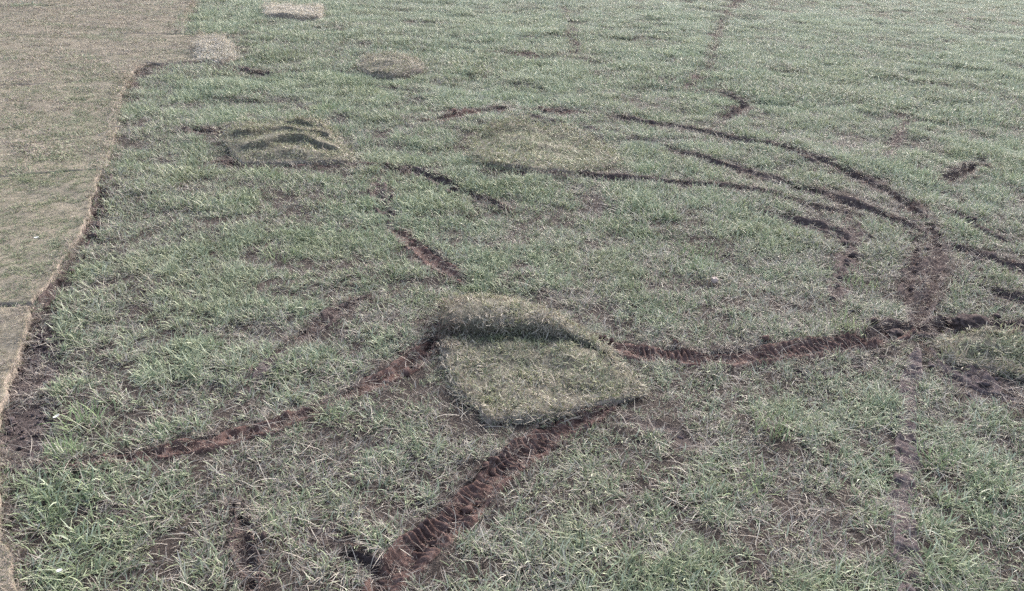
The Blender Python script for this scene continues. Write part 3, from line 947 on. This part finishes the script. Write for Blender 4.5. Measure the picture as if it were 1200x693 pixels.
# buckled piece: flat front, upper edge thrown into an overhanging fold
def buckled():
    nu, nv1, nv2 = 90, 60, 44
    near = [(572, 495), (640, 488), (700, 472), (757, 458)]
    base = [(517, 394), (560, 393), (620, 395), (672, 402), (714, 418)]
    A = coons(near, base, [(572, 495), (548, 465), (526, 432), (517, 394)], [(757, 458), (742, 445), (728, 432), (714, 418)], nu, nv1)
    B = A[-1]
    Fr = resample(px([(528, 360), (560, 357), (612, 357), (652, 378), (717, 413)]), nu)[0]
    u = np.linspace(0, 1, nu)
    amp = 0.092 * (0.9 + 0.12 * np.sin(u * 9)) * (1 - smooth(0.5, 0.95, u) * 0.85)
    K = np.array([(0, 0.02), (0.04, .08), (.0, .32), (-.02, .64), (0.06, .92), (.28, 1.03), (.62, .86), (.86, .45), (1.0, .05)])
    kk = resample(K, nv2)[0][1:]
    X = A[..., 0]
    Y = A[..., 1]
    uu = u[None] + 0 * X
    vv = np.linspace(0, 1, nv1)[:, None] + 0 * X
    Z = base_h(X, Y) + 0.024 + 0.016 * fbm(X * 7, Y * 7, 61, 3)
    Z = Z - 0.012 * smooth(0.8, 1, vv)
    G1 = np.stack([X, Y, Z], -1)
    G2 = np.zeros((len(kk), nu, 3))
    zb, zf = Z[-1], base_h(Fr[:, 0], Fr[:, 1]) + 0.02
    for i, (f, z) in enumerate(kk):
        G2[i, :, :2] = B + (Fr - B) * f
        G2[i, :, 2] = zb + (zf - zb) * np.clip(f, 0, 1) + z * amp
    n = fbm(G2[..., 0] * 14 + G2[..., 2] * 9, G2[..., 1] * 14, 62, 3)
    G2[..., 1] += 0.008 * n
    G2[..., 2] += 0.008 * n
    G = np.vstack([G1, G2])
    G[..., 0] += 0.014 * fbm(G[..., 0] * 11, G[..., 1] * 11, 63, 3)
    G[..., 1] += 0.014 * fbm(G[..., 0] * 11 + 40, G[..., 1] * 11, 64, 3)
    return G
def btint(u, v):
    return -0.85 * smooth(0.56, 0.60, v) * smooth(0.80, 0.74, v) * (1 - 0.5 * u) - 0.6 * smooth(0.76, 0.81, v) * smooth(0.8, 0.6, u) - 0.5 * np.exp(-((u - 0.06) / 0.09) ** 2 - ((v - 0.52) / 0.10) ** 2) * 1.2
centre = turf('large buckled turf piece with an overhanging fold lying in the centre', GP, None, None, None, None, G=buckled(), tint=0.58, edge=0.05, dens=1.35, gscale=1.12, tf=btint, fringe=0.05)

# ------------------------------------------------------------------ field grass
def field_points():
    out = []
    # LOD, r0, r1, density per m2, half angle
    for lod, r0, r1, den, ha in ((0, 1.15, 4.2, 2500, 46), (3, 1.15, 7.5, 430, 45), (1, 4.2, 8.5, 1150, 44), (2, 8.5, 17, 430, 43), (2, 17, 34, 130, 42)):
        n = int(math.radians(2 * ha) / 2 * (r1 ** 2 - r0 ** 2) * den)
        rr = np.sqrt(rng.uniform(r0 ** 2, r1 ** 2, n))
        a = np.radians(rng.uniform(-ha, ha, n))
        out.append((rr * np.sin(a), rr * np.cos(a), np.full(n, lod)))
    return [np.concatenate(z) for z in zip(*out)]

fx, fy, fl = field_points()
fz, fbare, fnear = ground_h(fx, fy)
fb = np.maximum(fbare, 0.92 * bare_mask(fx, fy))
tuss = fbm(fx * 5.5, fy * 5.5, 21, 3)
tuss2 = fbm(fx * 1.4, fy * 1.4, 22, 3)
keep = rng.random(len(fx)) > np.where(fl == 3, 0.5 * fb, 0.68 * fb)
gap = fbm(fx * 16, fy * 16, 25, 2)
keep &= rng.random(len(fx)) < (0.42 + 0.58 * smooth(-0.45, 0.15, tuss)) * (0.5 + 0.5 * smooth(-0.35, 0.1, gap))
for poly in SLAB_POLYS:
    keep &= ~inside(fx, fy, poly)
fx, fy, fz, fl, fb, tuss, tuss2, fnear = [a[keep] for a in (fx, fy, fz, fl, fb, tuss, tuss2, fnear)]
n = len(fx)
pressed = 1 - smooth(1.0, 2.3, fnear)
LOOSE = np.vstack([p[::3] for p in SLAB_POLYS[8:]])
dl = np.full(n, 9.0)
for q in range(0, n, 8000):
    dd = (fx[q:q + 8000, None] - LOOSE[None, :, 0]) ** 2 + (fy[q:q + 8000, None] - LOOSE[None, :, 1]) ** 2
    dl[q:q + 8000] = np.sqrt(dd.min(1))
crushed = 1 - smooth(0.03, 0.20, dl)
fs = (0.60 + np.where(np.hypot(fx, fy) < 4.5, 0.22, 0.42) * smooth(-0.4, 0.5, tuss) + 0.16 * tuss2) * rng.uniform(0.75, 1.25, n) * (1 - 0.5 * pressed) * (1 - 0.4 * fb) * (1 - 0.55 * crushed)
ft = 0.53 + 0.42 * tuss + 0.30 * fbm(fx * 9, fy * 9, 26, 2) + 0.30 * tuss2 + 0.22 * fbm(fx * 0.55, fy * 0.55, 23, 2) - 0.28 * pressed - 0.95 * fb
fs = np.where(fl == 3, rng.uniform(0.6, 1.2, n), fs)
fs = np.where(fl == 2, np.maximum(fs, 0.28), fs)
N = np.stack([rng.normal(0, 0.16, n), rng.normal(0, 0.16, n), np.ones(n)], 1)
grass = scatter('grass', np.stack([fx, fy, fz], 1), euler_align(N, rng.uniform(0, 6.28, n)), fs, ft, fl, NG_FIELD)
print('field clumps', n)

# ------------------------------------------------------------------ crumbs of soil on every bare spot
qn = 60000
qr, qa = np.sqrt(rng.uniform(1.2 ** 2, 6.0 ** 2, qn)), np.radians(rng.uniform(-40, 40, qn))
qx, qy = qr * np.sin(qa), qr * np.cos(qa)
qz, qb, _ = ground_h(qx, qy, 0.0)
qk = (rng.random(qn) < bare_mask(qx, qy)) & (qb < 0.3)
for poly in SLAB_POLYS:
    qk &= ~inside(qx, qy, poly)
qx, qy, qz = qx[qk], qy[qk], qz[qk]
qs = 0.002 + 0.010 * rng.random(len(qx)) ** 2.5
V, F = crumbs(np.stack([qx, qy, qz - 0.008], 1), qs, 999)
tag(mesh_obj('soil_crumbs', V, F, M_GREY, shade=False), kind='stuff')

# ------------------------------------------------------------------ torn roots and muddied blades lying in each rut
for r in RUTS:
    P, sl = resample(px(r['p']), step=0.02)
    T = np.gradient(P, axis=0)
    T /= np.linalg.norm(T, axis=1)[:, None]
    far = P[:, 1].mean()
    m_ = min(int(sl[-1] * (330 if far < 4 else 150) * r['hw'] / 0.05 * r['bare'] ** 2), 1500)
    k = rng.integers(0, len(P), m_)
    l = rng.uniform(-1.15, 1.15, m_) * r['hw']
    x, y = P[k, 0] - T[k, 1] * l, P[k, 1] + T[k, 0] * l
    z = ground_h(x, y)[0] + 0.004
    kk = np.ones(m_, bool)
    for poly in SLAB_POLYS:
        kk &= ~inside(x, y, poly)
    x, y, z, m_ = x[kk], y[kk], z[kk], int(kk.sum())
    nn = np.stack([rng.normal(0, .35, m_), rng.normal(0, .35, m_), np.ones(m_)], 1)
    scatter('torn_roots', np.stack([x, y, z], 1), euler_align(nn, rng.uniform(0, 6.28, m_)), rng.uniform(0.22, 0.6, m_),
            rng.uniform(-0.85, 0.0, m_), np.full(m_, 0 if far < 5 else 1), NG_FIELD, r['o'])

# ------------------------------------------------------------------ lush tufts one can point at
TUFTS = [
 ((95, 500), 0.055, (0.06, 0.12), 'bright green grass tuft beside the pale scrap at the lower left'),
 ((75, 535), 0.045, (0.04, 0.08), 'low green tuft beside the bare soil strip at lower left'),
 ((988, 382), 0.085, (0.06, 0.13), 'tall yellow-green tuft above the right end of the red-brown rut'),
 ((1010, 335), 0.075, (0.05, 0.10), 'pale green tuft inside the arcs of the tyre ruts'),
 ((878, 568), 0.07, (0.05, 0.10), 'leafy green tuft in the right foreground grass'),
 ((905, 505), 0.06, (0.05, 0.10), 'upright green tuft in the grass right of the buckled turf'),
 ((1098, 540), 0.05, (0.04, 0.09), 'green tuft right of the faint grey wheel track'),
 ((820, 300), 0.09, (0.05, 0.10), 'broad green tuft in the middle of the rut loop'),
 ((383, 128), 0.11, (0.06, 0.13), 'dark green tuft beyond the rumpled ridged turf piece'),
 ((330, 300), 0.085, (0.05, 0.11), 'green tuft in the open grass at middle left'),
]
for i, (p, sp, h, lb) in enumerate(TUFTS):
    V, F, C = blades(70, sp * 1.25, h, 0.0040 if p[1] > 250 else 0.008, (5, 45), (10, 60), 0.06, 700 + i)
    q = px([p])[0]
    z = ground_h(q[:1], q[1:2])[0][0]
    o = mesh_obj('grass_tuft', V, F, M_TUFT)
    attr(o.data, 'bl', C, 'FLOAT_COLOR')
    o.location = (q[0], q[1], z)
    tag(o, lb, 'grass tuft', 'lush tufts in the rough grass')

# ------------------------------------------------------------------ clods, stone and pale scraps
def lump(p, size, mat, name, label, cat, seed, squash=0.7, z=0.0):
    import bmesh
    bm = bmesh.new()
    bmesh.ops.create_icosphere(bm, subdivisions=4, radius=1.0)
    g = np.random.default_rng(seed)
    co = np.array([v.co for v in bm.verts])
    o1 = g.uniform(0, 50, 3)
    d = fbm(co[:, 0] * 1.4 + o1[0] + co[:, 2], co[:, 1] * 1.4 + o1[1] - co[:, 2], seed, 3)
    d2 = fbm(co[:, 0] * 6 + o1[1] + co[:, 2] * 5, co[:, 1] * 6 + o1[2], seed + 3, 3)
    s = np.array(size) * np.array([1, 1, squash])
    for v, a, b, c in zip(bm.verts, d, d2, co):
        v.co = Vector(c * s * (1 + 0.45 * a + 0.34 * b))
    me = bpy.data.meshes.new(name)
    bm.to_mesh(me)
    bm.free()
    me.materials.append(mat)
    for f in me.polygons: f.use_smooth = True
    q = px([p])[0]
    o = bpy.data.objects.new(name, me)
    COL.objects.link(o)
    o.location = (q[0], q[1], ground_h(q[:1], q[1:2])[0][0] + size[2] * squash * 0.45 + z)
    o.rotation_euler = (0, 0, g.uniform(0, 6.28))
    tag(o, label, cat)
    return o

def plain(name, c, c2, scale=60, rough=0.7):
    t = NT(name)
    return t.out(t.ramp(t.noise(scale, 5, 0.6, t.pos()), [(0.3, c), (0.7, c2)]), rough, 0.3)
M_STONE = plain('pinkish_stone', (0.17, 0.13, 0.12), (0.30, 0.24, 0.21))
M_PALE = plain('pale_scrap', (0.40, 0.38, 0.34), (0.56, 0.54, 0.49))
lump((1136, 386), (0.078, 0.062, 0.068), M_DARK, 'soil_clod', 'dark soil clod heaped behind the green turf flap at right', 'soil clod', 1)
lump((1052, 388), (0.05, 0.04, 0.035), M_DARK, 'soil_clod', 'low dark soil clod in the mud where the right hand ruts cross', 'soil clod', 2)
lump((526, 374), (0.04, 0.045, 0.06), M_DARK, 'soil_clod', 'purplish soil clod at the left end of the fold of the buckled turf', 'soil clod', 3, 0.8, 0.02)
lump((837, 332), (0.021, 0.018, 0.017), M_STONE, 'stone', 'small pinkish stone in the grass inside the rut loop', 'stone', 7, 0.8, 0.02)
def scrap(p, L, Wd, ang, label, up, seed):
    g = np.random.default_rng(seed)
    u, v = np.meshgrid(np.linspace(-1, 1, 9), np.linspace(-1, 1, 5), indexing='xy')
    wv = np.sqrt(np.clip(1 - (u * 0.96) ** 2, 0, 1))
    x, y = u * L, v * wv * Wd
    z = 0.25 * L * (u ** 2) + 0.2 * Wd * v ** 2
    top = np.stack([x, y, z + 0.0012], -1).reshape(-1, 3)
    bot = np.stack([x, y, z - 0.0012], -1).reshape(-1, 3)
    F = grid_faces(5, 9)
    ring = np.r_[np.arange(9), np.arange(1, 5) * 9 + 8, 36 + np.arange(7, -1, -1), np.arange(3, 0, -1) * 9]
    k = np.roll(ring, -1)
    Fs = np.stack([k, ring, ring + 45, k + 45], 1)
    o = mesh_obj('pale_leaf', np.vstack([top, bot]), np.vstack([F, F[:, ::-1] + 45, Fs]), M_PALE)
    q = px([p])[0]
    o.location = (q[0], q[1], base_h(q[:1], q[1:2])[0] + up)
    o.rotation_euler = (0.1, -0.15, ang)
    tag(o, label, 'leaf litter')
scrap((45, 289), 0.011, 0.006, 0.4, 'white scrap lying on the wide green slab of new turf', 0.062, 1)
scrap((69, 501), 0.011, 0.0045, 1.0, 'pale leaf beside the bright green tuft at lower left', 0.045, 2)
scrap((75, 689), 0.007, 0.005, 0.2, 'pale leaf in the grass at the bottom left corner', 0.045, 3)
